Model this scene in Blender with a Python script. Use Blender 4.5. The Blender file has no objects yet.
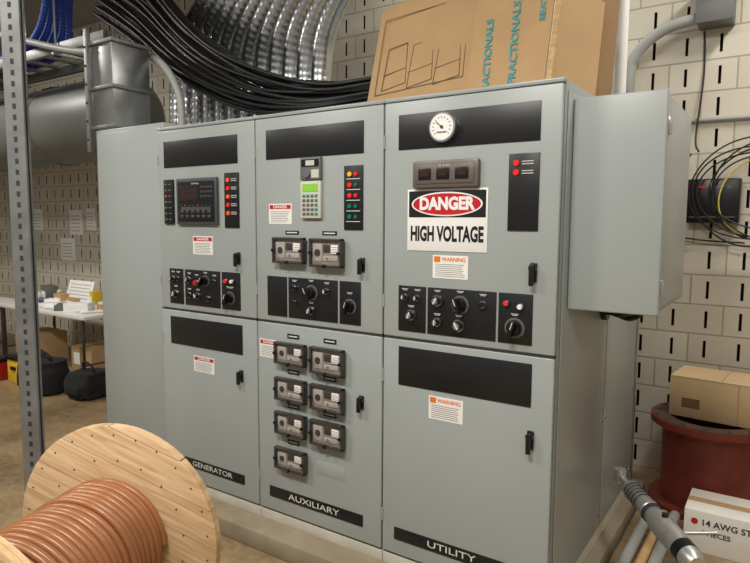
import bpy, bmesh, math, random
from mathutils import Vector, Matrix
random.seed(7)
sc=bpy.context.scene
try:
    sc.view_settings.view_transform='Standard'
    sc.view_settings.look='None'
except Exception: pass

def lin(c):
    c=c/255.0
    return c/12.92 if c<=0.04045 else ((c+0.055)/1.055)**2.4
def rgb(r,g,b): return (lin(r),lin(g),lin(b),1.0)

MATS={}
def mat(name,col,rough=0.5,metal=0.0,var=0.0,scale=8.0,bump=0.0,emit=None,estr=0.0,spec=0.5,coat=0.0,stretch=None):
    m=bpy.data.materials.new(name); m.use_nodes=True
    nt=m.node_tree; b=nt.nodes['Principled BSDF']
    b.inputs['Base Color'].default_value=col
    b.inputs['Roughness'].default_value=rough
    b.inputs['Metallic'].default_value=metal
    b.inputs['Specular IOR Level'].default_value=spec
    b.inputs['Coat Weight'].default_value=coat
    tc=nt.nodes.new('ShaderNodeTexCoord'); mp=nt.nodes.new('ShaderNodeMapping')
    nt.links.new(tc.outputs['Object'],mp.inputs['Vector'])
    if stretch: mp.inputs['Scale'].default_value=stretch
    no=nt.nodes.new('ShaderNodeTexNoise'); no.inputs['Scale'].default_value=scale; no.inputs['Detail'].default_value=6
    nt.links.new(mp.outputs['Vector'],no.inputs['Vector'])
    if var>0:
        cr=nt.nodes.new('ShaderNodeValToRGB')
        lo=tuple(max(0,c*(1-var)) for c in col[:3])+(1,); hi=tuple(min(1,c*(1+var)) for c in col[:3])+(1,)
        cr.color_ramp.elements[0].color=lo; cr.color_ramp.elements[1].color=hi
        cr.color_ramp.elements[0].position=.3; cr.color_ramp.elements[1].position=.7
        nt.links.new(no.outputs['Fac'],cr.inputs['Fac']); nt.links.new(cr.outputs['Color'],b.inputs['Base Color'])
    if bump>0:
        bn=nt.nodes.new('ShaderNodeBump'); bn.inputs['Strength'].default_value=bump; bn.inputs['Distance'].default_value=.01
        nt.links.new(no.outputs['Fac'],bn.inputs['Height']); nt.links.new(bn.outputs['Normal'],b.inputs['Normal'])
    if emit:
        b.inputs['Emission Color'].default_value=emit; b.inputs['Emission Strength'].default_value=estr
    MATS[name]=m
    return m

mat('paint_grey',rgb(151,158,157),.36,0,.03,3,.02)
mat('paint_grey_door',rgb(158,165,164),.33,0,.025,2.5,.02)
mat('dark_grey_gap_shade',rgb(45,47,46),.8)  # dark grey: painted shade in door gaps, also used for print and small parts
mat('black_plate',rgb(22,23,25),.4,0,.1,20)
mat('black_plastic',rgb(20,20,21),.3)
mat('white',rgb(235,235,232),.45)
mat('white_text',rgb(215,215,212),.5)
mat('label_white',rgb(236,235,230),.5)
mat('text_grey',rgb(120,120,118),.6)
mat('red',rgb(190,24,34),.4)
mat('orange',rgb(225,120,35),.45)
mat('led_red',rgb(200,30,25),.3,emit=rgb(255,40,30),estr=.4)
mat('led_orange',rgb(225,80,35),.3,emit=rgb(255,80,20),estr=.4)
mat('led_green',rgb(20,100,85),.3,emit=rgb(10,140,90),estr=.1)
mat('led_yellow',rgb(220,160,50),.3,emit=rgb(255,180,40),estr=.3)
mat('lcd_green',rgb(130,185,70),.3,emit=rgb(120,200,60),estr=.2)
mat('keypad_beige',rgb(196,196,184),.5)
mat('keypad_grey',rgb(95,100,98),.5)
mat('key_teal',rgb(60,130,110),.5)
mat('chrome',rgb(200,200,202),.22,1)
mat('dark_metal',rgb(90,90,92),.35,.8)
mat('ctrl_frame',rgb(70,73,78),.45)
mat('ctrl_screen',rgb(38,40,44),.2)
mat('ctrl_inner',rgb(24,25,28),.3)
mat('seg_display',rgb(60,35,30),.2)
mat('relay_window',rgb(128,122,116),.15,0,.25,25,coat=.6)
mat('relay_panel',rgb(165,160,152),.35,0,.1,30)
mat('relay_dark',rgb(62,58,56),.3)
mat('bronze_frame',rgb(105,98,90),.4,.2)
mat('galv',rgb(175,178,180),.32,.9,.12,14)
mat('galv_dull',rgb(140,142,142),.5,.7,.15,10)
mat('galv_bright',rgb(195,198,200),.27,1,.12,5)
mat('tool_metal',rgb(190,190,190),.33,.75,.1,20)
mat('tank_grey',rgb(108,110,108),.45,.3,.08,4)
mat('cable_black',rgb(20,20,22),.4)
mat('blue_conduit',rgb(20,65,160),.4)
mat('cable_brown',rgb(146,94,58),.33,0,.14,5)
mat('cardboard',rgb(180,148,106),.85,0,.06,5,.1)
mat('cardboard_pale',rgb(200,172,132),.85,0,.06,5,.1)
mat('cardboard_dark',rgb(140,110,76),.9,0,.06,5,.1)
mat('teal_print',rgb(60,150,155),.7)
mat('print_dark',rgb(110,85,60),.8)
mat('blue_sticker',rgb(45,150,190),.5)
mat('conc_pad',rgb(138,126,106),.8,0,.15,6,.3)
mat('base_cream',rgb(198,194,180),.6,0,.08,10)
mat('red_pipe',rgb(122,50,36),.5,0,.25,7,.2)
mat('rust_steel',rgb(88,70,60),.6,.4,.3,12,.3)
mat('plank',rgb(196,160,112),.7,0,.18,9,.1,stretch=(1,1,6))
mat('carton_white',rgb(228,225,218),.6,0,.02,6)
mat('table_white',rgb(222,221,216),.5)
mat('fabric_black',rgb(28,28,30),.9,0,.3,30,.4)
mat('paper',rgb(240,240,236),.7)
mat('red_bin',rgb(165,35,30),.5)
mat('yellow',rgb(225,190,50),.5)
mat('pvc_grey',rgb(160,162,158),.5)
mat('block_paint',rgb(206,200,184),.65,0,.05,3,.15)
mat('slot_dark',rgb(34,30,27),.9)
mat('ceiling_mat',rgb(160,156,148),.9,0,.03,2)
mat('lamp_tube',rgb(255,255,250),.5,emit=(1,.97,.92,1),estr=6)
mat('wire_yellow',rgb(205,190,80),.45)
mat('screen_blue',rgb(60,80,120),.3)

def floor_mat():
    m=bpy.data.materials.new('floor_concrete'); m.use_nodes=True; nt=m.node_tree; b=nt.nodes['Principled BSDF']
    tc=nt.nodes.new('ShaderNodeTexCoord')
    n1=nt.nodes.new('ShaderNodeTexNoise'); n1.inputs['Scale'].default_value=1.3; n1.inputs['Detail'].default_value=8
    n2=nt.nodes.new('ShaderNodeTexNoise'); n2.inputs['Scale'].default_value=22; n2.inputs['Detail'].default_value=5
    mx=nt.nodes.new('ShaderNodeMath'); mx.operation='MULTIPLY_ADD'; mx.inputs[1].default_value=.4
    cr=nt.nodes.new('ShaderNodeValToRGB'); cr.color_ramp.elements[0].position=.5; cr.color_ramp.elements[1].position=.85
    cr.color_ramp.elements[0].color=rgb(100,82,58); cr.color_ramp.elements[1].color=rgb(160,138,104)
    for n in (n1,n2): nt.links.new(tc.outputs['Object'],n.inputs['Vector'])
    nt.links.new(n2.outputs['Fac'],mx.inputs[0]); nt.links.new(n1.outputs['Fac'],mx.inputs[2])
    nt.links.new(mx.outputs[0],cr.inputs['Fac']); nt.links.new(cr.outputs['Color'],b.inputs['Base Color'])
    b.inputs['Roughness'].default_value=.38
    return m
MATS['floor_concrete']=floor_mat()
def reel_mat():
    m=bpy.data.materials.new('reel_wood'); m.use_nodes=True; nt=m.node_tree; b=nt.nodes['Principled BSDF']
    tc=nt.nodes.new('ShaderNodeTexCoord'); mp=nt.nodes.new('ShaderNodeMapping'); mp.inputs['Rotation'].default_value=(0,0,math.radians(20))
    nt.links.new(tc.outputs['Object'],mp.inputs['Vector'])
    mp2=nt.nodes.new('ShaderNodeMapping'); mp2.inputs['Scale'].default_value=(1.5,22,4)
    nt.links.new(mp.outputs['Vector'],mp2.inputs['Vector'])
    n=nt.nodes.new('ShaderNodeTexNoise'); n.inputs['Scale'].default_value=2.2; n.inputs['Detail'].default_value=7; n.inputs['Distortion'].default_value=.6
    nt.links.new(mp2.outputs['Vector'],n.inputs['Vector'])
    cr=nt.nodes.new('ShaderNodeValToRGB'); cr.color_ramp.elements[0].position=.3; cr.color_ramp.elements[1].position=.72
    cr.color_ramp.elements[0].color=rgb(186,148,106); cr.color_ramp.elements[1].color=rgb(222,194,154)
    nt.links.new(n.outputs['Fac'],cr.inputs['Fac'])
    sp=nt.nodes.new('ShaderNodeSeparateXYZ'); nt.links.new(mp.outputs['Vector'],sp.inputs[0])
    a=nt.nodes.new('ShaderNodeMath'); a.operation='MULTIPLY'; a.inputs[1].default_value=1/.14; nt.links.new(sp.outputs['Y'],a.inputs[0])
    fr=nt.nodes.new('ShaderNodeMath'); fr.operation='FRACT'; nt.links.new(a.outputs[0],fr.inputs[0])
    lt=nt.nodes.new('ShaderNodeMath'); lt.operation='LESS_THAN'; lt.inputs[1].default_value=.02; nt.links.new(fr.outputs[0],lt.inputs[0])
    mx=nt.nodes.new('ShaderNodeMix'); mx.data_type='RGBA'
    nt.links.new(lt.outputs[0],mx.inputs[0]); nt.links.new(cr.outputs['Color'],mx.inputs[6]); mx.inputs[7].default_value=rgb(140,105,70)
    nt.links.new(mx.outputs[2],b.inputs['Base Color']); b.inputs['Roughness'].default_value=.6
    bn=nt.nodes.new('ShaderNodeBump'); bn.inputs['Strength'].default_value=.2; bn.inputs['Distance'].default_value=.005
    nt.links.new(n.outputs['Fac'],bn.inputs['Height']); nt.links.new(bn.outputs['Normal'],b.inputs['Normal'])
    return m
MATS['reel_wood']=reel_mat()

class G:
    """accumulates geometry into one named mesh"""
    def __init__(s,name): s.name=name; s.v=[]; s.f=[]; s.m=[]; s.mats=[]
    def mi(s,m):
        if m not in s.mats: s.mats.append(m)
        return s.mats.index(m)
    def add(s,vs,fs,m,M=None):
        o=len(s.v); k=s.mi(m)
        for v in vs:
            v=Vector(v); s.v.append(M@v if M else v)
        for f in fs: s.f.append([i+o for i in f]); s.m.append(k)
    def addbm(s,bm,m,M=None):
        bm.verts.index_update()
        s.add([v.co.copy() for v in bm.verts],[[v.index for v in f.verts] for f in bm.faces],m,M); bm.free()
    def box(s,x0,x1,y0,y1,z0,z1,m,bev=0,M=None,seg=2):
        bm=bmesh.new(); bmesh.ops.create_cube(bm,size=1)
        for v in bm.verts: v.co=Vector(((x0+x1)/2+v.co.x*(x1-x0),(y0+y1)/2+v.co.y*(y1-y0),(z0+z1)/2+v.co.z*(z1-z0)))
        if bev>0: bmesh.ops.bevel(bm,geom=bm.edges[:],offset=bev,segments=seg,affect='EDGES',profile=.5)
        s.addbm(bm,m,M)
    def cyl(s,p0,p1,r,m,r2=None,n=20,M=None,cap=True):
        p0=Vector(p0);p1=Vector(p1);d=p1-p0; r2=r if r2 is None else r2
        q=d.to_track_quat('Z','Y'); vs=[];fs=[]
        for i in range(n):
            a=2*math.pi*i/n; c=Vector((math.cos(a),math.sin(a),0))
            vs.append(p0+q@(c*r)); vs.append(p1+q@(c*r2))
        for i in range(n):
            j=(i+1)%n; fs.append([2*i,2*j,2*j+1,2*i+1])
        if cap: fs.append([2*i for i in range(n)][::-1]); fs.append([2*i+1 for i in range(n)])
        s.add(vs,fs,m,M)
    def lathe(s,c,axis,prof,m,n=32,closed=False,M=None):
        c=Vector(c); q=Vector(axis).to_track_quat('Z','Y'); vs=[];fs=[]
        for r,h in prof:
            for i in range(n):
                a=2*math.pi*i/n; vs.append(c+q@Vector((r*math.cos(a),r*math.sin(a),h)))
        K=len(prof)
        for k in range(K if closed else K-1):
            k2=(k+1)%K
            for i in range(n):
                j=(i+1)%n; fs.append([k*n+i,k*n+j,k2*n+j,k2*n+i])
        s.add(vs,fs,m,M)
    def tube(s,pts,r,m,n=8,sub=8,rib=0,ribp=.03,M=None):
        P=spline(pts,sub) if sub>1 else [Vector(p) for p in pts]
        if rib>0:
            P=resample(P,ribp/4)
        vs=[];fs=[]; up=None
        for k,p in enumerate(P):
            t=(P[min(k+1,len(P)-1)]-P[max(k-1,0)]).normalized()
            if up is None:
                up=Vector((0,0,1)) if abs(t.z)<.9 else Vector((1,0,0))
            up=(up-t*up.dot(t)).normalized(); sd=t.cross(up)
            rr=r
            if rib>0: rr=r+rib*math.cos(k*math.pi/2)
            for i in range(n):
                a=2*math.pi*i/n; vs.append(p+(up*math.cos(a)+sd*math.sin(a))*rr)
        for k in range(len(P)-1):
            for i in range(n):
                j=(i+1)%n; fs.append([k*n+i,k*n+j,(k+1)*n+j,(k+1)*n+i])
        fs.append([i for i in range(n)][::-1]); fs.append([(len(P)-1)*n+i for i in range(n)])
        s.add(vs,fs,m,M)
    def text(s,txt,x,y,z,size,m,ext=.0006,off=0.0,width=None,M=None,align='CENTER'):
        cu=bpy.data.curves.new('t','FONT'); cu.body=txt; cu.size=size; cu.extrude=ext; cu.offset=off
        cu.align_x=align; cu.align_y='CENTER'; cu.resolution_u=3
        ob=bpy.data.objects.new('t',cu); sc.collection.objects.link(ob)
        dg=bpy.context.evaluated_depsgraph_get(); me=bpy.data.meshes.new_from_object(ob.evaluated_get(dg))
        vs=[v.co.copy() for v in me.vertices]; fs=[list(p.vertices) for p in me.polygons]
        if width and vs:
            w=max(v.x for v in vs)-min(v.x for v in vs); k=width/w
            for v in vs: v.x*=k
        T=Matrix.Translation((x,y,z))@Matrix.Rotation(math.pi/2,4,'X')
        if M is not None: T=M@T
        s.add(vs,fs,m,T)
        bpy.data.objects.remove(ob); bpy.data.meshes.remove(me); bpy.data.curves.remove(cu)
    def ellipse(s,cx,cz,a,b,y0,y1,m,n=40):
        vs=[];fs=[]
        for i in range(n):
            t=2*math.pi*i/n
            vs.append((cx+a*math.cos(t),y0,cz+b*math.sin(t))); vs.append((cx+a*math.cos(t),y1,cz+b*math.sin(t)))
        for i in range(n):
            j=(i+1)%n; fs.append([2*i,2*j,2*j+1,2*i+1])
        fs.append([2*i for i in range(n)]); fs.append([2*i+1 for i in range(n)][::-1])
        s.add(vs,fs,m)
    def done(s,parent=None,matrix=None,ang=35):
        me=bpy.data.meshes.new(s.name)
        if matrix is None:
            xs=[v.x for v in s.v]; ys=[v.y for v in s.v]; zs=[v.z for v in s.v]
            o=Vector(((min(xs)+max(xs))/2,(min(ys)+max(ys))/2,min(zs)))
        else: o=Vector((0,0,0))
        me.from_pydata([v-o for v in s.v],[],s.f)
        for m in s.mats: me.materials.append(MATS[m])
        me.polygons.foreach_set('material_index',s.m)
        bm=bmesh.new(); bm.from_mesh(me); bmesh.ops.recalc_face_normals(bm,faces=bm.faces); bm.to_mesh(me); bm.free()
        me.shade_smooth()
        me.set_sharp_from_angle(angle=math.radians(ang))
        ob=bpy.data.objects.new(s.name,me); sc.collection.objects.link(ob)
        if matrix is None: ob.location=o
        else: ob.matrix_world=matrix
        if parent: ob.parent=parent
        return ob
def spline(pts,sub):
    pts=[Vector(p) for p in pts]; out=[]
    for i in range(len(pts)-1):
        p0=pts[max(i-1,0)];p1=pts[i];p2=pts[i+1];p3=pts[min(i+2,len(pts)-1)]
        for k in range(sub):
            t=k/sub
            out.append(.5*((2*p1)+(p2-p0)*t+(2*p0-5*p1+4*p2-p3)*t*t+(3*p1-p0-3*p2+p3)*t**3))
    out.append(pts[-1]); return out
def resample(P,step):
    out=[P[0]]; acc=0
    for a,b in zip(P[:-1],P[1:]):
        L=(b-a).length; d=step-acc
        while d<=L: out.append(a+(b-a)*(d/L)); d+=step
        acc=(acc+L)%step if L>0 else acc
    return out

# ------------------------------------------------------------ room
WY=2.25
def block_wall(name,length,h,M):
    g=G(name); cw=.2; ch=.2; sw=.018; sh=.115; dp=.05
    nx=int(length/cw); nz=int(h/ch)
    for iz in range(nz):
        for ix in range(nx):
            x0=ix*cw; z0=iz*ch; x1=x0+cw; z1=z0+ch
            a=x0+cw/2-sw/2; b=a+sw
            c=z0+(ch-sh)/2; d=c+sh
            vs=[(x0,0,z0),(a,0,z0),(b,0,z0),(x1,0,z0),(x0,0,c),(a,0,c),(b,0,c),(x1,0,c),(x0,0,d),(a,0,d),(b,0,d),(x1,0,d),(x0,0,z1),(a,0,z1),(b,0,z1),(x1,0,z1),
                (a,dp,c),(b,dp,c),(a,dp,d),(b,dp,d)]
            fs=[[0,1,5,4],[1,2,6,5],[2,3,7,6],[4,5,9,8],[6,7,11,10],[8,9,13,12],[9,10,14,13],[10,11,15,14]]
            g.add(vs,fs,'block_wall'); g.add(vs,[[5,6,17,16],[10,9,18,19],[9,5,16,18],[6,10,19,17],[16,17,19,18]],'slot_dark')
    g.add([(0,dp+.001,0),(nx*cw,dp+.001,0),(nx*cw,.2,0),(0,.2,0),(0,dp+.001,nz*ch),(nx*cw,dp+.001,nz*ch),(nx*cw,.2,nz*ch),(0,.2,nz*ch)],
        [[0,1,5,4],[1,2,6,5],[2,3,7,6],[3,0,4,7],[4,5,6,7],[3,2,1,0]],'block_paint')
    me=bpy.data.meshes.new(name); me.from_pydata(g.v,[],g.f)
    for m in g.mats: me.materials.append(MATS[m])
    me.polygons.foreach_set('material_index',g.m)
    ob=bpy.data.objects.new(name,me); sc.collection.objects.link(ob); ob.matrix_world=M
    return ob
def blockmat():
    m=bpy.data.materials.new('block_wall'); m.use_nodes=True; nt=m.node_tree; b=nt.nodes['Principled BSDF']
    tc=nt.nodes.new('ShaderNodeTexCoord'); sp=nt.nodes.new('ShaderNodeSeparateXYZ'); cb=nt.nodes.new('ShaderNodeCombineXYZ')
    nt.links.new(tc.outputs['Object'],sp.inputs[0]); nt.links.new(sp.outputs['X'],cb.inputs['X']); nt.links.new(sp.outputs['Z'],cb.inputs['Y'])
    br=nt.nodes.new('ShaderNodeTexBrick'); br.inputs['Scale'].default_value=1; br.inputs['Brick Width'].default_value=.4; br.inputs['Row Height'].default_value=.2
    br.inputs['Mortar Size'].default_value=.006; br.inputs['Mortar Smooth'].default_value=.3
    br.inputs['Color1'].default_value=rgb(210,204,188); br.inputs['Color2'].default_value=rgb(201,194,177); br.inputs['Mortar'].default_value=rgb(166,158,140)
    nt.links.new(cb.outputs[0],br.inputs['Vector']); nt.links.new(br.outputs['Color'],b.inputs['Base Color'])
    n=nt.nodes.new('ShaderNodeTexNoise'); n.inputs['Scale'].default_value=60
    nt.links.new(tc.outputs['Object'],n.inputs['Vector'])
    ad=nt.nodes.new('ShaderNodeMath'); ad.operation='MULTIPLY_ADD'; ad.inputs[1].default_value=-3
    nt.links.new(br.outputs['Fac'],ad.inputs[0]); nt.links.new(n.outputs['Fac'],ad.inputs[2])
    bn=nt.nodes.new('ShaderNodeBump'); bn.inputs['Strength'].default_value=.4; bn.inputs['Distance'].default_value=.004
    nt.links.new(ad.outputs[0],bn.inputs['Height']); nt.links.new(bn.outputs['Normal'],b.inputs['Normal'])
    b.inputs['Roughness'].default_value=.6
    return m
MATS['block_wall']=blockmat()
block_wall('wall_back',14.0,4.2,Matrix.Translation((-10,WY,0)))
block_wall('wall_left',8.0,4.2,Matrix.Translation((-10,-5.7,0))@Matrix.Rotation(math.pi/2,4,'Z'))
g=G('wall_right'); g.box(4.0,4.2,-5.7,WY,0,4.2,'block_paint'); g.done()
g=G('floor'); g.box(-10.2,4.2,-5.7,WY+.2,-.1,0,'floor_concrete'); g.done()
g=G('ceiling'); g.box(-10.2,4.2,-5.7,WY+.2,4.2,4.3,'ceiling_mat'); g.done()
g=G('concrete_pad'); g.box(-3.35,.06,-.13,1.75,0,.1,'conc_pad',.01); g.done()

# ------------------------------------------------------------ switchgear
D=1.565; TOP=2.29
def plate(g,x0,z0,x1,z1,m='black_plate',th=.004,bev=.0015):
    g.box(x0,x1,-th,0,min(z0,z1),max(z0,z1),m,bev)
def label(g,x0,z1,x1,z0,head='red',txt='WARNING'):
    g.box(x0,x1,-.0012,0,z0,z1,'label_white')
    h=z1-z0; w=x1-x0
    if head=='red':
        g.box(x0+w*.04,x1-w*.04,-.0018,-.0012,z1-h*.27,z1-h*.06,head)
        g.text('DANGER',(x0+x1)/2,-.002,z1-h*.165,h*.2,'white',.0002,off=.0004,width=w*.6)
    else:
        g.box(x0+w*.04,x0+w*.22,-.0018,-.0012,z1-h*.3,z1-h*.05,head); 
        g.text('WARNING',x0+w*.6,-.0018,z1-h*.18,h*.24,head,.0002,off=.0006,width=w*.68)
    z=z1-h*.38
    while z>z0+h*.08:
        a=w*random.uniform(.0,.12)
        g.box(x0+w*.08,x1-w*.08-a,-.0018,-.0012,z-h*.025,z,'text_grey'); z-=h*.085
def handle(g,x,z,h=.06):
    g.box(x-.014,x+.014,-.01,0,z-h*.55,z+h*.55,'black_plastic',.004)
    g.cyl((x,-.026,z+h*.25),(x,-.008,z+h*.25),.015,'black_plastic')
    g.box(x-.010,x+.010,-.036,-.022,z-h*.75,z+h*.45,'black_plastic',.004)
def knob(g,x,z,r,kind='black',ang=0):
    g.cyl((x,-.010,z),(x,-.003,z),r,'dark_metal',n=24)
    g.cyl((x,-.016,z),(x,-.008,z),r*.85,'chrome' if kind!='big' else 'black_plastic',n=24)
    if kind=='big':
        g.cyl((x,-.03,z),(x,-.01,z),r*.8,'black_plastic',n=24)
        M=Matrix.Translation((x,0,z))@Matrix.Rotation(ang,4,'Y')
        g.box(-r*.28,r*.28,-.055,-.028,-r*1.15,r*1.0,'black_plastic',.004,M)
        g.box(-r*.05,r*.05,-.057,-.0545,0,r*.9,'white_text',0,M)
        g.cyl((x,-.0058,z),(x,-.0045,z),r*1.25,'keypad_grey',n=28)
    elif kind=='chrome':
        g.cyl((x,-.032,z),(x,-.014,z),r*.72,'black_plastic',n=24)
        g.cyl((x,-.034,z),(x,-.031,z),r*.5,'chrome',n=24)
        M=Matrix.Translation((x,0,z))@Matrix.Rotation(ang,4,'Y'); g.box(-r*.12,r*.12,-.036,-.033,-r*.5,r*.6,'white_text',0,M)
    else:
        mm={'black':'black_plastic','red':'red','green':'led_green','white':'white','ledred':'led_red'}[kind]
        g.cyl((x,-.026,z),(x,-.014,z),r*.66,mm,r2=r*.7,n=20)
def tag(g,x,z,w=.04,h=.012):
    g.box(x-w/2,x+w/2,-.0052,-.004,z-h/2,z+h/2,'black_plastic')
    g.box(x-w*.42,x+w*.42,-.0058,-.0052,z+h*.1,z+h*.3,'white_text'); g.box(x-w*.3,x+w*.3,-.0058,-.0052,z-h*.35,z-h*.15,'white_text')
def shell(g,x0,x1):
    g.box(x0+.002,x1-.002,.024,D,.165,TOP,'paint_grey',.006)
    g.box(x0+.006,x1-.006,.004,.024,.18,TOP-.03,'dark_grey_gap_shade')  # dark slab behind the doors paints the shade into their gaps
    g.box(x0,x1,.0,.03,TOP-.017,TOP,'paint_grey',.003)
    g.box(x0+.004,x1-.004,.03,D-.02,.1001,.165,'base_cream')
    g.box(x0+.002,x1-.002,.01,.03,.1001,.158,'base_cream',.002)
    for a,b in ((.17,1.206),(1.217,2.27)):
        g.box(x0+.004,x1-.004,0,.02,a,b,'paint_grey_door',.006,seg=3)
    for z in (.35,1.03,1.38,2.1):
        g.cyl((x0+.004,-.001,z-.03),(x0+.004,-.001,z+.03),.005,'paint_grey')

X0,X1,X2=-2.434,-1.625,-.8125
g=G('switchgear_cabinet'); shell(g,X0,X1)
plate(g,-2.372,2.053,-1.753,2.206)
plate(g,-2.369,1.723,-2.285,1.983,th=.012)
for i in range(7):
    z=1.955-i*.034
    g.box(-2.357,-2.340,-.0135,-.012,z-.005,z+.005,'led_red' if i==2 else 'keypad_grey'); g.box(-2.325,-2.302,-.0132,-.012,z-.002,z+.002,'text_grey')
g.box(-2.246,-1.903,-.02,0,1.72,1.985,'ctrl_frame',.006)
g.box(-2.228,-1.921,-.023,-.019,1.738,1.967,'ctrl_inner',.003)
g.box(-2.205,-2.05,-.026,-.022,1.855,1.935,'ctrl_screen',.002)
g.box(-2.198,-2.06,-.0268,-.0258,1.9,1.925,'seg_display'); g.box(-2.198,-2.06,-.0268,-.0258,1.868,1.89,'seg_display')
for i in range(5):
    for j in range(3):
        g.box(-2.03+i*.021,-2.017+i*.021,-.026,-.022,1.925-j*.026,1.937-j*.026,'ctrl_frame',.002)
for i in range(8): g.cyl((-2.2+i*.036,-.0245,1.83),(-2.2+i*.036,-.022,1.83),.004,'led_red' if i in(1,4) else 'led_green',n=10)
for i in range(6):
    for j in range(2): g.box(-2.205+i*.046,-2.178+i*.046,-.0255,-.022,1.76+j*.028,1.776+j*.028,'ctrl_frame',.002)
for k in range(3): g.box(-2.2,-1.95,-.0236,-.023,1.806+k*.006,1.808+k*.006,'text_grey')
g.text('CONTROL',-2.075,-.0235,1.952,.014,'white_text',.0002)
plate(g,-1.856,1.705,-1.744,2.004,th=.006)
for i in range(5):
    z=1.965-i*.045; g.cyl((-1.825,-.012,z),(-1.825,-.005,z),.0115,['led_orange','led_red','led_orange','led_red','led_orange'][i],n=14)
    for k in range(2): g.box(-1.803,-1.76,-.0068,-.006,z-.006+k*.01,z-.003+k*.01,'white_text')
label(g,-2.13,1.655,-1.963,1.55)
handle(g,-1.755,1.54)
for (a,b) in ((-2.345,-2.222),(-2.205,-1.906),(-1.892,-1.746)): plate(g,a,1.250,b,1.459,th=.004)
knob(g,-2.31,1.40,.02,'chrome'); knob(g,-2.262,1.40,.016,'black'); knob(g,-2.285,1.31,.026,'chrome',.4)
for p in ((-2.31,1.44),(-2.262,1.44),(-2.285,1.355)): tag(g,*p)
knob(g,-2.165,1.40,.022,'chrome',.5); knob(g,-2.10,1.385,.02,'red'); knob(g,-2.025,1.40,.026,'big',.5); knob(g,-1.95,1.40,.016,'black')
knob(g,-2.165,1.31,.02,'black'); knob(g,-2.09,1.31,.022,'chrome',-.4); knob(g,-2.0,1.30,.018,'black')
for p in ((-2.165,1.437),(-2.10,1.43),(-2.025,1.447),(-1.95,1.435),(-2.165,1.345),(-2.09,1.345)): tag(g,*p)
knob(g,-1.85,1.41,.014,'ledred'); knob(g,-1.80,1.41,.014,'white'); knob(g,-1.825,1.315,.03,'big',.3); tag(g,-1.825,1.375,.07)
plate(g,-2.348,1.004,-1.736,1.170)
label(g,-2.146,.952,-1.97,.858); handle(g,-1.747,.885)
plate(g,-2.25,.257,-1.736,.313); g.text('GENERATOR',-2.005,-.0045,.285,.042,'white_text',.0003,width=.34)
g.done()

g=G('switchgear_cabinet'); shell(g,X1,X2)
plate(g,-1.542,2.059,-.923,2.208)
g.box(-1.298,-1.168,-.018,0,1.945,2.056,'keypad_grey',.004)
g.box(-1.288,-1.178,-.02,-.017,2.01,2.045,'black_plastic'); g.box(-1.26,-1.205,-.021,-.019,2.015,2.04,'keypad_beige')
g.cyl((-1.25,-.03,1.975),(-1.25,-.016,1.975),.018,'chrome'); g.box(-1.225,-1.178,-.0195,-.017,1.955,1.995,'keypad_beige')
g.box(-1.296,-1.167,-.02,0,1.757,1.94,'keypad_beige',.005)
g.box(-1.28,-1.183,-.022,-.019,1.888,1.925,'lcd_green')
for i in range(4):
    for j in range(5):
        g.box(-1.28+i*.026,-1.262+i*.026,-.024,-.019,1.772+j*.022,1.786+j*.022,'key_teal' if i==3 or j==4 else 'keypad_grey',.002)
plate(g,-1.035,1.703,-.925,2.005,th=.006)
for i,c in enumerate(('led_yellow','led_red','led_red','led_green','led_green')):
    z=1.965-i*.05; g.cyl((-1.0,-.012,z),(-1.0,-.005,z),.011,c,n=14); 
    g.cyl((-.965,-.012,z),(-.965,-.005,z),.009,('led_red','led_green','led_red','led_green','led_green')[i],n=14)
    g.box(-1.02,-.94,-.0068,-.006,z-.024,z-.021,'white_text')
label(g,-1.527,1.832,-1.37,1.729)
def relay(g,x0,z0,x1,z1):
    cx=(x0+x1)/2; cz=(z0+z1)/2; w=x1-x0; h=z1-z0
    g.box(x0+.008,x1-.008,-.02,0,z0+.006,z1-.006,'black_plastic',.004)
    t=.013
    for a in ((x0,x1,z1-t,z1),(x0,x1,z0,z0+t),(x0,x0+t,z0,z1),(x1-t,x1,z0,z1)):
        g.box(a[0],a[1],-.042,-.012,a[2],a[3],'relay_dark',.004)
    g.box(x0+t,x1-t,-.028,-.018,z0+t,z1-t,'relay_window')
    g.box(x0+t*1.6,cx-w*.12,-.031,-.027,cz-h*.3,cz+h*.32,'relay_panel',.002)
    g.cyl((x0+w*.24,-.034,cz),(x0+w*.24,-.03,cz),h*.13,'relay_dark',n=16)
    g.box(cx-w*.08,cx+w*.12,-.032,-.027,cz+h*.02,cz+h*.28,'relay_dark',.002)
    g.box(cx+w*.16,cx+w*.36,-.032,-.027,cz-h*.02,cz+h*.28,'label_white',.001)
    for q in range(3): g.box(cx+w*.18,cx+w*.34,-.0325,-.032,cz+h*(.03+.08*q),cz+h*(.05+.08*q),'text_grey')
    g.box(cx-w*.08,cx+w*.36,-.032,-.027,cz-h*.28,cz-h*.1,'relay_panel',.002)
    g.cyl((cx+w*.05,-.034,cz-h*.19),(cx+w*.05,-.031,cz-h*.19),h*.05,'chrome',n=12)
    for sx in (x0+.012,x1-.012): g.cyl((sx,-.053,cz),(sx,-.04,cz),.008,'black_plastic',n=14)
    g.cyl((cx,-.051,z0+.006),(cx,-.036,z0+.006),.009,'black_plastic',n=14)
for a in ((-1.473,1.529,-1.264,1.661),(-1.226,1.52,-1.026,1.66)): relay(g,*a)
for (cx,z) in ((-1.368,1.685),(-1.126,1.685)): g.box(cx-.045,cx+.045,-.002,0,z-.01,z+.01,'black_plate'); g.box(cx-.035,cx+.035,-.0026,-.002,z-.003,z+.003,'white_text')
handle(g,-.927,1.54)
for a,b in ((-1.542,-1.405),(-1.394,-1.075),(-1.063,-.937)): plate(g,a,1.247,b,1.456)
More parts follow.
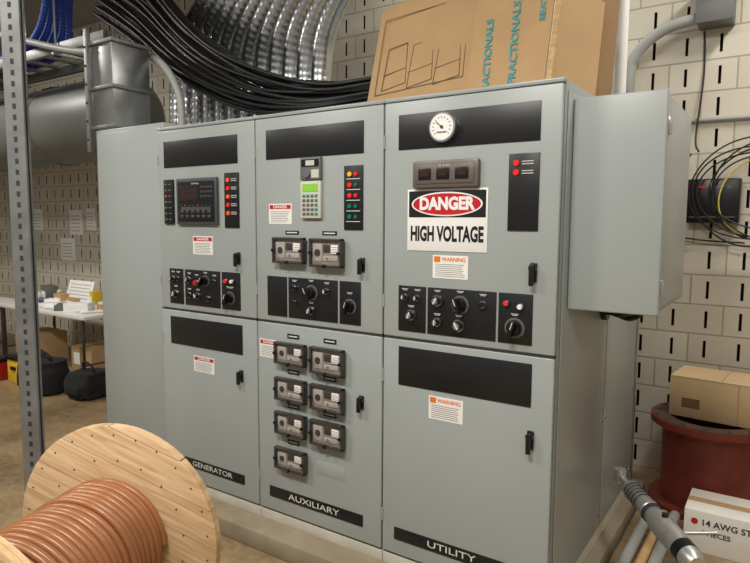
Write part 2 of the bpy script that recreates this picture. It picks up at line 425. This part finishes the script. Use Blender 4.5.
knob(g,-1.35,1.405,.015,'black'); knob(g,-1.24,1.385,.032,'big',-.5); knob(g,-1.14,1.40,.018,'chrome'); knob(g,-1.24,1.295,.024,'chrome',.4); knob(g,-1.35,1.33,.012,'black')
knob(g,-1.0,1.335,.03,'big',.3)
for p in ((-1.35,1.44),(-1.24,1.446),(-1.14,1.44),(-1.24,1.335),(-1.0,1.40)): tag(g,*p)
label(g,-1.605,1.114,-1.475,1.016)
for (x0,z0,x1,z1) in ((-1.469,1.002,-1.263,1.118),(-1.469,.808,-1.263,.93),(-1.471,.626,-1.264,.746),(-1.474,.435,-1.265,.552),
                      (-1.229,.985,-1.02,1.12),(-1.229,.80,-1.02,.93),(-1.23,.617,-1.02,.746)):
    relay(g,x0,z0,x1,z1)
    cx=(x0+x1)/2
    g.box(cx-.04,cx+.04,-.002,0,z1+.018,z1+.042,'black_plate'); g.box(cx-.03,cx+.03,-.0026,-.002,z1+.027,z1+.033,'white_text')
g.box(-1.213,-1.03,-.0015,0,.452,.525,'paint_grey_door',.001)
handle(g,-.93,.875)
plate(g,-1.543,.248,-.921,.308); g.text('AUXILIARY',-1.235,-.0045,.277,.044,'white_text',.0003,width=.34)
g.done()

g=G('switchgear_cabinet'); shell(g,X2,0.0)
plate(g,-.733,2.06,-.087,2.212)
g.cyl((-.503,-.03,2.14),(-.503,-.004,2.14),.062,'galv',n=40)
g.cyl((-.503,-.033,2.14),(-.503,-.029,2.14),.055,'white',n=40)
for k in range(13):
    a=math.radians(-130+k*21.6); M=Matrix.Translation((-.503,0,2.14))@Matrix.Rotation(a,4,'Y'); g.box(-.0012,.0012,-.0338,-.033,.036,.045,'black_plastic',0,M)
M=Matrix.Translation((-.503,0,2.14))@Matrix.Rotation(math.radians(-50),4,'Y'); g.box(-.0018,.0018,-.0345,-.0335,-.012,.036,'black_plastic',0,M)
g.box(-.525,-.481,-.0338,-.033,2.115,2.122,'text_grey'); g.cyl((-.503,-.0338,2.14),(-.503,-.033,2.14),.008,'keypad_grey')
g.box(-.648,-.335,-.025,0,1.888,2.004,'bronze_frame',.008); g.box(-.63,-.353,-.028,-.024,1.905,1.987,'bronze_frame',.003)
for i in range(3):
    x=-.615+i*.088; g.box(x,x+.062,-.031,-.027,1.922,1.972,'black_plastic',.002); g.box(x+.01,x+.05,-.0318,-.031,1.938,1.957,'seg_display')
g.text('kV  A  kW',-.49,-.0285,1.981,.012,'white_text',.0002)
plate(g,-.212,1.709,-.086,2.014,th=.006)
for z in (1.977,1.94):
    g.cyl((-.18,-.012,z),(-.18,-.005,z),.0115,'led_red',n=14)
    for k in range(2): g.box(-.157,-.11,-.0068,-.006,z-.006+k*.01,z-.003+k*.01,'white_text')
label(g,-.553,1.599,-.384,1.499,'orange'); handle(g,-.098,1.545,.07)
for a,b in ((-.726,-.584),(-.575,-.252),(-.242,-.097)): plate(g,a,1.249,b,1.456)
knob(g,-.69,1.405,.016,'chrome'); knob(g,-.625,1.405,.016,'chrome'); knob(g,-.657,1.325,.027,'chrome',.4)
knob(g,-.525,1.40,.028,'chrome',.5); knob(g,-.415,1.39,.032,'big',-.4); knob(g,-.31,1.40,.018,'black')
knob(g,-.525,1.305,.022,'chrome'); knob(g,-.42,1.30,.03,'chrome',-.5)
knob(g,-.205,1.415,.013,'ledred'); knob(g,-.145,1.405,.015,'white'); knob(g,-.17,1.315,.034,'big',.3)
for p in ((-.69,1.44),(-.625,1.44),(-.657,1.365),(-.525,1.443),(-.415,1.446),(-.31,1.44),(-.525,1.34),(-.42,1.342),(-.17,1.37)): tag(g,*p)
plate(g,-.723,.996,-.093,1.175)
label(g,-.563,.971,-.395,.866,'orange'); handle(g,-.09,.862,.07)
plate(g,-.74,.245,-.09,.305); g.text('UTILITY',-.44,-.0045,.275,.044,'white_text',.0003,width=.24)
for a,b in ((.05,.80),(.815,1.53)):
    g.box(0,.004,a,b,.19,2.25,'paint_grey_door',.0015)
    for z in (.25,.75,1.25):
        for y in (a+.03,b-.03): g.cyl((.003,y,z),(.008,y,z),.008,'chrome',n=10)
g.box(0,.012,1.535,1.565,.17,2.25,'galv_bright')
g.done()

g=G('danger_sign')
a,b,c,d=-.683,-.299,1.616,1.884
g.box(a,b,-.003,-.0005,c,d,'white',.0008)
g.box(a+.008,b-.008,-.0036,-.003,1.762,1.876,'black_plate')
cx=(a+b)/2; cz=1.819
g.ellipse(cx,cz,.170,.052,-.0044,-.0036,'white'); g.ellipse(cx,cz,.162,.046,-.005,-.0044,'red')
g.text('DANGER',cx,-.0054,cz,.072,'white',.0003,off=.0035,width=.265)
g.text('HIGH VOLTAGE',cx,-.0036,1.688,.088,'black_plate',.0003,off=.0035,width=.35)
g.done()

g=G('electrical_enclosure')
g.box(.014,.335,.145,.767,1.40,2.222,'paint_grey',.006)
g.box(.006,.3455,.105,.14,1.394,2.227,'paint_grey_door',.007,seg=3)
g.box(.02,.33,.138,.147,1.41,2.21,'dark_grey_gap_shade')
for z in (1.5,2.1): g.box(.335,.352,.12,.175,z-.03,z+.03,'chrome',.003)
g.box(.337,.341,.16,.75,1.42,2.2,'paint_grey_door',.001)
g.tube([(.16,.55,1.398),(.16,.55,1.35),(.12,.6,1.325),(.07,.62,1.33),(.034,.63,1.34)],.016,'cable_black')
g.tube([(.2,.6,1.398),(.2,.6,1.34),(.14,.65,1.30),(.08,.67,1.31),(.034,.68,1.32)],.014,'cable_black')
g.cyl((.24,.5,1.37),(.24,.5,1.398),.025,'galv')
g.cyl((.0145,.655,1.33),(.04,.655,1.33),.05,'black_plastic')
g.done()

g=G('tall_steel_cabinet')
g.box(-3.14,-2.44,.05,1.4,.1001,2.335,'paint_grey',.006)
g.box(-3.12,-2.46,.044,.05,.16,2.31,'paint_grey_door',.002)
g.done()
g=G('sheet_metal_duct')
g.box(-3.18,-2.95,.06,.34,2.337,2.92,'galv',.004)
for z in (2.345,2.6,2.89): g.box(-3.2,-2.93,.045,.35,z,z+.022,'galv_dull',.002)
g.box(-3.215,-3.181,.03,.06,2.2,3.0,'galv_dull',.002)
for k in range(6): g.cyl((-3.198,.024,2.28+k*.12),(-3.198,.03,2.28+k*.12),.008,'dark_grey_gap_shade',n=8)
g.done()
g=G('round_air_duct')
DR=.38
g.lathe((-9.5,1.15,2.69),(1,0,0),[(0,0),(DR,0),(DR,1.2),(DR+.012,1.21),(DR+.012,1.25),(DR,1.26),(DR,2.6),(DR+.012,2.61),(DR+.012,2.65),(DR,2.66),(DR,4.0),(DR+.012,4.01),(DR+.012,4.05),(DR,4.06),(DR,5.1),(.35,5.2),(.26,5.28),(0,5.32)],'tank_grey',40)
g.done()

g=G('corrugated_metal_duct')
for i in range(12):
    x=-3.46+i*.135; y=.98
    zb0=2.293 if x-.08>-2.43 else 2.338
    g.tube([(x,y,zb0),(x,y,2.6),(x+.01,y,2.78),(x+.06,y-.02,2.97),(x+.19,y-.05,3.16),(x+.42,y-.08,3.35),(x+.85,y-.1,3.56)],.072,'galv_bright',n=20,sub=12,rib=.0009,ribp=.05)
g.done(ang=80)
g=G('black_cable_bundle')
for i in range(36):
    u=(i%9)/8-.5; w=(i//9)-1.5
    base=[(-4.0,.72,3.66),(-3.45,.66,3.33),(-2.95,.58,2.98),(-2.5,.50,2.73),(-2.05,.47,2.54),(-1.6,.47,2.45),(-1.2,.50,2.45),(-.8,.60,2.50),(-.45,.72,2.53)]
    sp_=[.44,.38,.31,.25,.20,.15,.12,.11,.11]
    pts=[(p[0]+u*s*.6,p[1]+w*.028+random.uniform(-.012,.012),p[2]+u*s*1.0+random.uniform(-.014,.014)) for k,(p,s) in enumerate(zip(base,sp_))]
    g.tube(pts,.0125,'cable_black',n=8,sub=6)
g.done(ang=80)
g=G('steel_conduit')
g.tube([(-5.6,.40,3.5),(-4.68,.40,3.24),(-3.9,.40,3.04),(-3.25,.40,2.96),(-2.98,.40,2.86),(-2.82,.40,2.74),(-2.72,.40,2.58),(-2.70,.40,2.45),(-2.70,.40,2.338)],.026,'pvc_grey',n=12)
g.done(ang=80)
g=G('overhead_cable_tray')
for y in (.54,1.0): g.box(-7.5,-3.75,y-.02,y+.02,3.13,3.21,'galv_dull',.004)
for k in range(12): g.box(-7.3+k*.3,-7.25+k*.3,.56,.98,3.185,3.208,'galv_dull')
for x in (-5.9,-4.4):
    for y in (.505,1.035): g.cyl((x,y,3.11),(x,y,4.2),.008,'galv',n=8)
    g.box(x-.02,x+.02,.48,1.06,3.109,3.129,'galv')
g.done()
g=G('blue_conduit_bundle')
for i in range(5):
    g.tube([(-7.3,.60+i*.075,3.248),(-6.2,.61+i*.075,3.248),(-5.4,.61+i*.075,3.252),(-4.95,.61+i*.075,3.34),(-4.72-.03*i,.61+i*.07,3.6),(-4.66-.03*i,.61+i*.07,4.15)],.03,'blue_conduit',n=10,sub=8,rib=.003,ribp=.03)
g.done(ang=80)
g=G('strut_post')
px,py=-2.265,-.885
M=Matrix.Translation((px,py,0))@Matrix.Rotation(math.radians(34),4,'Z')
for s in (-1,1):
    g.box(-.042,.042,s*.021-.0015,s*.021+.0015,.01,4.2,'galv_dull',0,M)
g.box(-.0015,.0015,-.02,.02,.01,4.2,'galv_dull',0,M)
for s in (-1,1):
    g.box(s*.042-.0015,s*.042+.0015,-.021,-.010,.01,4.2,'galv_dull',0,M); g.box(s*.042-.0015,s*.042+.0015,.010,.021,.01,4.2,'galv_dull',0,M)
for k in range(80):
    z=.1+k*.05; g.box(-.008,.008,-.0232,-.0222,z,z+.024,'dark_grey_gap_shade',0,M)
g.box(-.09,.09,-.07,.07,0,.01,'galv_dull',.002,M)
g.done()

# ------------------------------------------------------------ cable reel
R=.455; Rc=.254; L=.753
ph=-1.207; ax=Vector((math.cos(ph),math.sin(ph),0)); C0=Vector((-1.50,-.955,R))
zz=Vector((0,0,1)); xx=zz.cross(ax)
RM=Matrix((( xx.x,zz.x,ax.x,C0.x),(xx.y,zz.y,ax.y,C0.y),(xx.z,zz.z,ax.z,C0.z),(0,0,0,1)))
reel=bpy.data.objects.new('cable_reel',None); sc.collection.objects.link(reel); reel.matrix_world=RM
def flange(name,z0,z1):
    g=G(name); zm=(z0+z1)/2
    g.lathe((0,0,0),(0,0,1),[(.04,z0),(R-.006,z0),(R,z0+.004),(R,zm-.002),(R-.004,zm),(R,zm+.002),(R,z1-.004),(R-.006,z1),(.04,z1)],'reel_wood',72,closed=True)
    for rr,n in ((R-.035,26),(R-.14,18)):
        for k in range(n):
            a=2*math.pi*k/n+.1
            for s,z in ((1,z1),(-1,z0)):
                p=Vector((rr*math.cos(a),rr*math.sin(a),z)); g.cyl(p-Vector((0,0,.002)),p+Vector((0,0,s*.001)),.004,'dark_metal',n=8)
    ob=g.done(matrix=Matrix.Identity(4)); ob.parent=reel; return ob
flange('flange_far',-.045,0); flange('flange_near',L,L+.045)
g=G('drum'); g.lathe((0,0,0),(0,0,1),[(.20,0),(.20,L)],'plank',40); ob=g.done(matrix=Matrix.Identity(4)); ob.parent=reel
g=G('cable_winding')
r=.0145; turns=int((L-.02)/(2*r)); pts=[]; N=56
offs=[random.uniform(-.006,.006) for _ in range(turns+2)]
for k in range(turns*N):
    t=k/N; a=2*math.pi*t; i=int(t); fr=t-i; rr=Rc-r+offs[i]*(1-fr)+offs[i+1]*fr
    pts.append((rr*math.cos(a),rr*math.sin(a),.010+r+t*2*r*.985+.003*math.sin(a*.37)))
g.tube(pts,r,'cable_brown',n=8,sub=1)
pts=[]
for k in range((turns-0)*N):
    t=k/N; a=2*math.pi*t; pts.append(((Rc-2.7*r)*math.cos(a),(Rc-2.7*r)*math.sin(a),.02+r+t*2*r*.98))
g.tube(pts,r*.9,'cable_brown',n=6,sub=1)
ob=g.done(matrix=Matrix.Identity(4),ang=80); ob.parent=reel

# ------------------------------------------------------------ cardboard on top
def quadslab(g,pts,th,m):
    P=[Vector(p) for p in pts]; n=(P[1]-P[0]).cross(P[3]-P[0]).normalized()*th
    vs=P+[p+n for p in P]; g.add(vs,[[0,1,2,3],[7,6,5,4],[0,4,5,1],[1,5,6,2],[2,6,7,3],[3,7,4,0]],m)
g=G('cardboard_sheets')
zb=TOP+.005
quadslab(g,[(-1.15,.33,zb),(-.50,.33,zb),(-.50,.45,2.98),(-1.12,.45,2.85)],-.012,'cardboard')
quadslab(g,[(-.56,.30,zb),(-.19,.30,zb),(-.15,.42,3.15),(-.52,.42,3.15)],-.012,'cardboard')
quadslab(g,[(-.185,.31,zb),(-.165,.31,zb),(-.125,.43,3.15),(-.145,.43,3.15)],-.02,'plank')
quadslab(g,[(-.18,.335,zb),(-.012,.75,zb),(0.02,.80,3.15),(-.14,.42,3.15)],-.01,'cardboard_dark')
quadslab(g,[(-.18,.332,zb),(-.06,.62,zb),(-.04,.66,2.75),(-.15,.40,2.8)],.01,'cardboard')
MB=Matrix.Translation((0,.30-.0035,zb))@Matrix.Rotation(-math.atan2(.12,.86),4,'X')
R90=Matrix.Rotation(-math.pi/2,4,'Y')
def vtext(txt,x,z,size,w,m='teal_print'):
    T=MB@Matrix.Translation((x,0,z))@R90
    g.text(txt,0,0,0,size,m,.0005,width=w,M=T,off=.001)
vtext('FRACTIONALS',-.46,.20,.048,.36); vtext('FRACTIONALS',-.335,.25,.048,.38)
vtext('SEATING',-.215,.43,.036,.2)
g.box(-.47,-.28,-.001,.0,.53,.76,'blue_sticker',0,MB)
for k in range(3): g.box(-.45,-.32-.03*k,-.0016,-.001,.56+k*.035,.572+k*.035,'white',0,MB)
MA=Matrix.Translation((0,.33-.0035,zb))@Matrix.Rotation(-math.atan2(.12,.63),4,'X')
def line(x0,z0,x1,z1,w=.004,M=MA):
    d=Vector((x1-x0,0,z1-z0)); L_=d.length; a=math.atan2(d.x,d.z)
    g.box(-w/2,w/2,-.001,0,0,L_,'print_dark',0,M@Matrix.Translation((x0,0,z0))@Matrix.Rotation(a,4,'Y'))
for o in (0,.15,.30):
    line(-1.06+o,.12,-1.04+o,.34);line(-1.04+o,.34,-.93+o,.36);line(-.93+o,.36,-.92+o,.15);line(-1.06+o,.12,-.92+o,.15);line(-1.06+o,.20,-.92+o,.23)
line(-1.10,.10,-.60,.14); line(-1.10,.10,-1.08,.50); line(-.60,.14,-.60,.54); line(-1.08,.5,-.6,.54); line(-1.0,.04,-.65,.06)
g.done()
g=G('white_conduit')
g.cyl((-.075,1.2,TOP+.001),(-.075,1.2,4.2),.032,'white',n=16); g.cyl((-.075,1.2,TOP+.001),(-.075,1.2,TOP+.05),.045,'white',n=16)
g.done()

# ------------------------------------------------------------ right wall items
g=G('wall_control_box')
g.box(.16,.463,2.14,WY-.002,1.746,2.03,'black_plastic',.01); g.box(.22,.27,2.136,2.142,1.97,1.985,'red'); g.box(.18,.44,2.135,2.141,1.78,1.79,'ctrl_frame')
g.text('CONTROL',.35,2.138,1.975,.025,'text_grey',.0004)
g.done()
g=G('wall_cable_loops')
for k in range(7):
    cx_=.56+random.uniform(-.06,.06); cz_=1.93+random.uniform(-.04,.04); rr=.33+random.uniform(-.05,.05); rz=.29+random.uniform(-.05,.05)
    pts=[(cx_+rr*math.cos(a)+.02*math.sin(2*a+k),2.10-.004*k+.01*math.sin(3*a+k),cz_+rz*math.sin(a)) for a in [math.pi*2*i/16 for i in range(17)]]
    g.tube(pts,.005,'cable_black' if k not in (2,) else 'wire_yellow',n=6,sub=4)
g.tube([(.18,2.1,2.19),(.1,2.12,2.05),(.08,2.2,1.7),(.2,2.2,1.64),(.5,2.2,1.62)],.006,'cable_black',n=6)
g.tube([(.2,2.235,2.98),(.21,2.235,2.7),(.19,2.17,2.3),(.22,2.1,2.2)],.006,'cable_black',n=6)
g.done(ang=80)
g=G('wall_conduit')
g.tube([(-.12,2.225,2.42),(.2,2.225,2.415),(.9,2.225,2.41)],.014,'pvc_grey',n=10)
g.done(ang=80)
g=G('bent_conduit')
g.tube([(-.22,2.1,2.2),(-.22,2.1,2.72),(-.2,2.1,2.83),(-.12,2.1,2.93),(0,2.1,3.0),(.16,2.1,3.03)],.036,'pvc_grey',n=14)
g.done(ang=80)
g=G('junction_box')
g.box(.17,.37,2.05,WY-.002,2.99,3.25,'tank_grey',.006); g.box(.165,.375,2.04,2.052,2.985,3.255,'tank_grey',.003)
g.done()

g=G('flanged_pipe_spool')
cx_,cy_=.40,1.85
g.lathe((cx_,cy_,0),(0,0,1),[(.26,0),(.335,0),(.335,.035),(.275,.04),(.27,.05),(.27,.50),(.28,.51),(.34,.515),(.34,.555),(.23,.555),(.23,0.02)],'red_pipe',56,closed=False)
g.lathe((cx_,cy_,0),(0,0,1),[(.33,.5555),(.33,.560),(.24,.560),(.24,.5555)],'rust_steel',56,closed=True)
for k in range(16):
    a=2*math.pi*k/16; g.cyl((cx_+.305*math.cos(a),cy_+.305*math.sin(a),.552),(cx_+.305*math.cos(a),cy_+.305*math.sin(a),.5615),.014,'dark_grey_gap_shade',n=10)
g.done()
g=G('cardboard_box')
M=Matrix.Translation((cx_+.04,cy_+.04,.562))@Matrix.Rotation(math.radians(-6),4,'Z')
g.box(-.25,.30,-.17,.17,0,.245,'cardboard_pale',.003,M)
g.box(-.25,.024,-.171,.171,.245,.249,'cardboard_pale',0,M); g.box(.028,.30,-.171,.171,.245,.249,'cardboard_pale',0,M)
g.box(.12,.123,-.1706,-.17,.0,.245,'cardboard_dark',0,M); g.box(-.18,-.08,-.1706,-.17,.06,.12,'print_dark',0,M)
g.done()

g=G('cardboard_carton')
x0,x1,y0,y1=.352,.83,1.19,1.49
g.box(x0,x1,y0,y1,0,.225,'carton_white',.002)
g.text('14 AWG STRANDED',x0+.08,y0-.001,.165,.046,'dark_grey_gap_shade',.0004,off=.001,align='LEFT')
g.text('4 PIECES',x0+.08,y0-.001,.11,.038,'dark_grey_gap_shade',.0004,off=.0008,align='LEFT')
g.cyl((x0+.05,y0-.0012,.165),(x0+.05,y0,.165),.017,'red',n=20)
g.box(x0,x1,(y0+y1)/2-.03,(y0+y1)/2+.03,.225,.2258,'cardboard')
g.done()
g=G('shipping_box')
g.box(.42,.92,.08,.50,0,.275,'cardboard',.002); g.box(.65,.70,.08,.50,.275,.2758,'cardboard_dark'); g.done()
g=G('die_grinder_tool')
A=Vector((.06,.93,.435)); B=Vector((.525,.34,.33)); dv=(B-A).normalized(); Lt=(B-A).length
prof=[(0,0),(.018,0),(.022,.02),(.018,.03),(.018,.10),(.036,.13),(.042,.14),(.044,.30),(.048,.31),(.048,.33),(.044,.335),(.044,.37),(.052,.40),(.054,.42),(.054,.56),(.05,.58),(.05,.68),(.035,.71),(0,.71)]
g.lathe(A,dv,prof,'tool_metal',28)
g.lathe(A+dv*.34,dv,[(.047,0),(.05,.0),(.05,.02),(.047,.02)],'dark_grey_gap_shade',28,closed=True)
g.lathe(A+dv*.60,dv,[(.0505,0),(.052,0),(.052,.05),(.0505,.05)],'black_plastic',28,closed=True)
for k in range(5): g.lathe(A+dv*(.16+k*.025),dv,[(.0445,0),(.0465,.0),(.0465,.006),(.0445,.006)],'dark_metal',28,closed=True)
g.cyl(A+dv*.02+Vector((0,0,-.03)),A+dv*.02+Vector((0,0,.035)),.03,'tool_metal',n=20)
g.cyl(A+dv*.50,A+dv*.50+Vector((.18,.08,.02)),.008,'tool_metal',n=12)
g.cyl(A+dv*.46+Vector((0,0,.045)),A+dv*.46+Vector((0,0,.068)),.014,'black_plastic',n=14)
g.done()
g=G('conduit_pipes')
for k,(x,rr) in enumerate(((.12,.03),(.19,.025),(.25,.03))):
    g.cyl((x,-.6,rr),(x+.02,1.5,rr),rr,'pvc_grey' if k!=1 else 'plank',n=16)
g.done(ang=60)

# ------------------------------------------------------------ left background
def table(x0,x1,y0,y1,h=.75):
    g=G('folding_table'); g.box(x0,x1,y0,y1,h-.04,h,'table_white',.008)
    for x in (x0+.15,x1-.15):
        for y in (y0+.08,y1-.08): g.cyl((x,y,0),(x,y,h-.04),.015,'dark_metal',n=10)
        g.cyl((x,y0+.08,.2),(x,y1-.08,.2),.01,'dark_metal',n=8)
    g.done()
table(-7.3,-5.25,1.15,1.95); table(-9.3,-7.35,.75,1.5)
def clutter(name,x0,x1,y0,y1,nb,npap,seed):
    rr=random.Random(seed); g=G(name)
    for k in range(npap):
        w=rr.uniform(.15,.34)
        M=Matrix.Translation((rr.uniform(x0+.15,x1-.15),rr.uniform(y0+.15,y1-.15),.7505+k*.0012))@Matrix.Rotation(rr.uniform(-.6,.6),4,'Z')
        g.box(-w/2,w/2,-.11,.11,0,.001+rr.choice([0,0,.015,.03]),rr.choice(['paper','paper','label_white','paper','screen_blue']),0,M)
    for k in range(nb):
        x=x0+.1+(x1-x0-.2)*k/(nb-1)+rr.uniform(-.05,.05); y=rr.uniform(y0+.12,y1-.12); h=rr.choice([.04,.06,.08,.1,.14,.2]); w=rr.choice([.06,.1,.18,.28])
        M=Matrix.Translation((x,y,.751))@Matrix.Rotation(rr.uniform(-.7,.7),4,'Z'); m=rr.choice(['black_plastic','black_plastic','cardboard','ctrl_frame','paper','yellow','paper','red_bin','keypad_grey','screen_blue'])
        q=rr.random()
        if q<.25:
            g.cyl(M@Vector((0,0,0)),M@Vector((0,0,h)),min(.06,w*.35),m,n=18); g.cyl(M@Vector((0,0,h)),M@Vector((0,0,h+.02)),min(.045,w*.28),'white',n=18)
        elif q<.45:
            g.tube([M@Vector((-.15,0,.012)),M@Vector((-.05,.08,.012)),M@Vector((.08,-.05,.012)),M@Vector((.18,.04,.012))],.01,rr.choice(['cable_black','orange','wire_yellow']),n=6)
            g.box(-.09,.09,-.015,.015,.0,.03,'red_bin',.004,M)
        else:
            g.box(-w/2,w/2,-.07,.07,0,h,m,.005,M); g.box(-w*.35,w*.35,-.0712,-.07,h*.3,h*.7,'label_white',0,M)
    return g
g=clutter('workbench_supplies',-7.2,-5.35,1.2,1.9,28,26,5)
M=Matrix.Translation((-6.0,1.5,.765))@Matrix.Rotation(math.radians(-18),4,'X')
g.box(-.25,.25,0,.012,0,.30,'paper',.003,M); 
for k in range(6): g.box(-.2,.2,-.001,0,.05+k*.04,.056+k*.04,'text_grey',0,M)
g.done()
g=clutter('workbench_supplies',-9.2,-7.45,.8,1.45,20,18,9); g.done()
def bag(x,y,w,d,h,m='fabric_black'):
    g=G('tool_bag'); bm=bmesh.new(); bmesh.ops.create_icosphere(bm,subdivisions=3,radius=1)
    for v in bm.verts:
        c=v.co; k=lambda t: math.copysign(abs(t)**.45,t)
        n=1+.09*math.sin(c.x*7+x*3)*math.cos(c.y*6)+.07*math.sin(c.z*9+y)
        v.co=Vector((x+k(c.x)*w/2*n,y+k(c.y)*d/2*n,max(0,h/2+k(c.z)*h/2*n)))
    g.addbm(bm,m); g.tube([(x-w*.25,y,h*.98),(x-w*.2,y,h+.08),(x+w*.2,y,h+.05),(x+w*.25,y,h*.98)],.012,m)
    g.box(x-w*.35,x+w*.35,y-d*.55,y-d*.4,h*.2,h*.6,m,.02); g.done(ang=80)
bag(-5.5,.85,.5,.35,.34); bag(-4.95,1.0,.35,.35,.26); bag(-4.62,1.35,.3,.3,.4)
def bin_(name,x,y,w,d,h,m,lid):
    g=G(name); g.box(x-w/2,x+w/2,y-d/2,y+d/2,0,h*.85,m,.015); g.box(x-w/2-.015,x+w/2+.015,y-d/2-.015,y+d/2+.015,h*.85,h,lid,.008)
    g.box(x-w*.15,x+w*.15,y-d/2-.02,y-d/2,h*.5,h*.62,lid,.004); g.done()
bin_('storage_bin',-6.5,.75,.42,.3,.24,'red_bin','black_plastic'); bin_('storage_bin',-6.05,.95,.3,.26,.3,'yellow','black_plastic')
bin_('storage_bin',-7.05,.72,.42,.3,.26,'red_bin','red_bin')
def carton(x0,x1,y0,y1,h):
    g=G('moving_carton'); g.box(x0,x1,y0,y1,0,h,'cardboard',.004); g.box((x0+x1)/2-.03,(x0+x1)/2+.03,y0-.001,y1,.01,h+.001,'cardboard_dark'); g.box(x0+.05,x0+.17,y0-.0015,y0,h*.4,h*.8,'label_white'); g.done()
carton(-7.0,-6.55,1.3,1.7,.4); carton(-5.95,-5.55,1.4,1.8,.33); carton(-7.9,-7.45,.2,.58,.45)
g=G('wall_notices')
for (x,z,w,h) in ((-7.35,1.55,.3,.33),(-6.95,1.62,.2,.28),(-7.6,1.2,.35,.3),(-6.5,1.35,.22,.3),(-8.3,1.6,.25,.3)):
    g.box(x,x+w,WY-.004,WY-.001,z,z+h,'paper')
    for k in range(5): g.box(x+w*.1,x+w*.8,WY-.005,WY-.004,z+h*(.15+.15*k),z+h*(.17+.15*k),'text_grey')
g.done()

# ------------------------------------------------------------ lighting
def fixture(x,y,E,rot=0):
    g=G('fluorescent_light_fixture')
    sx,sy=(.62,.16) if not rot else (.16,.62)
    g.box(x-sx,x+sx,y-sy,y+sy,4.08,4.198,'white',.01)
    for o in (-.07,.07):
        if rot: g.cyl((x+o,y-.6,4.06),(x+o,y+.6,4.06),.018,'lamp_tube',n=10)
        else: g.cyl((x-.6,y+o,4.06),(x+.6,y+o,4.06),.018,'lamp_tube',n=10)
    ob=g.done()
    l=bpy.data.lights.new('fluorescent_lamp','AREA'); l.shape='RECTANGLE'; l.size=1.2; l.size_y=.3; l.energy=E; l.color=(1,.955,.885)
    lo=bpy.data.objects.new('fluorescent_lamp',l); sc.collection.objects.link(lo); lo.location=(x,y,4.03)
    if rot: lo.rotation_euler=(0,0,math.pi/2)
fixture(-.3,-2.6,140); fixture(-3.0,-2.4,95); fixture(-6.3,-.8,95); fixture(1.2,.9,52,1); fixture(1.5,-3.0,38); fixture(-1.2,1.75,13)
w=bpy.data.worlds.new('World'); sc.world=w; w.use_nodes=True
w.node_tree.nodes['Background'].inputs[0].default_value=(1,.97,.93,1); w.node_tree.nodes['Background'].inputs[1].default_value=.28

# ------------------------------------------------------------ camera
yaw,pitch,roll,f=.5927,.0964,.0053,614.59
fw=Vector((-math.sin(yaw)*math.cos(pitch),math.cos(yaw)*math.cos(pitch),-math.sin(pitch)))
r0=Vector((math.cos(yaw),math.sin(yaw),0)); u0=r0.cross(fw)
r2=r0*math.cos(roll)+u0*math.sin(roll); u2=-r0*math.sin(roll)+u0*math.cos(roll)
cam=bpy.data.cameras.new('camera'); co=bpy.data.objects.new('camera',cam); sc.collection.objects.link(co)
co.matrix_world=Matrix(((r2.x,u2.x,-fw.x,.7377),(r2.y,u2.y,-fw.y,-2.369),(r2.z,u2.z,-fw.z,1.7406),(0,0,0,1)))
cam.sensor_width=36; cam.lens=f/750*36; cam.clip_start=.02
sc.camera=co
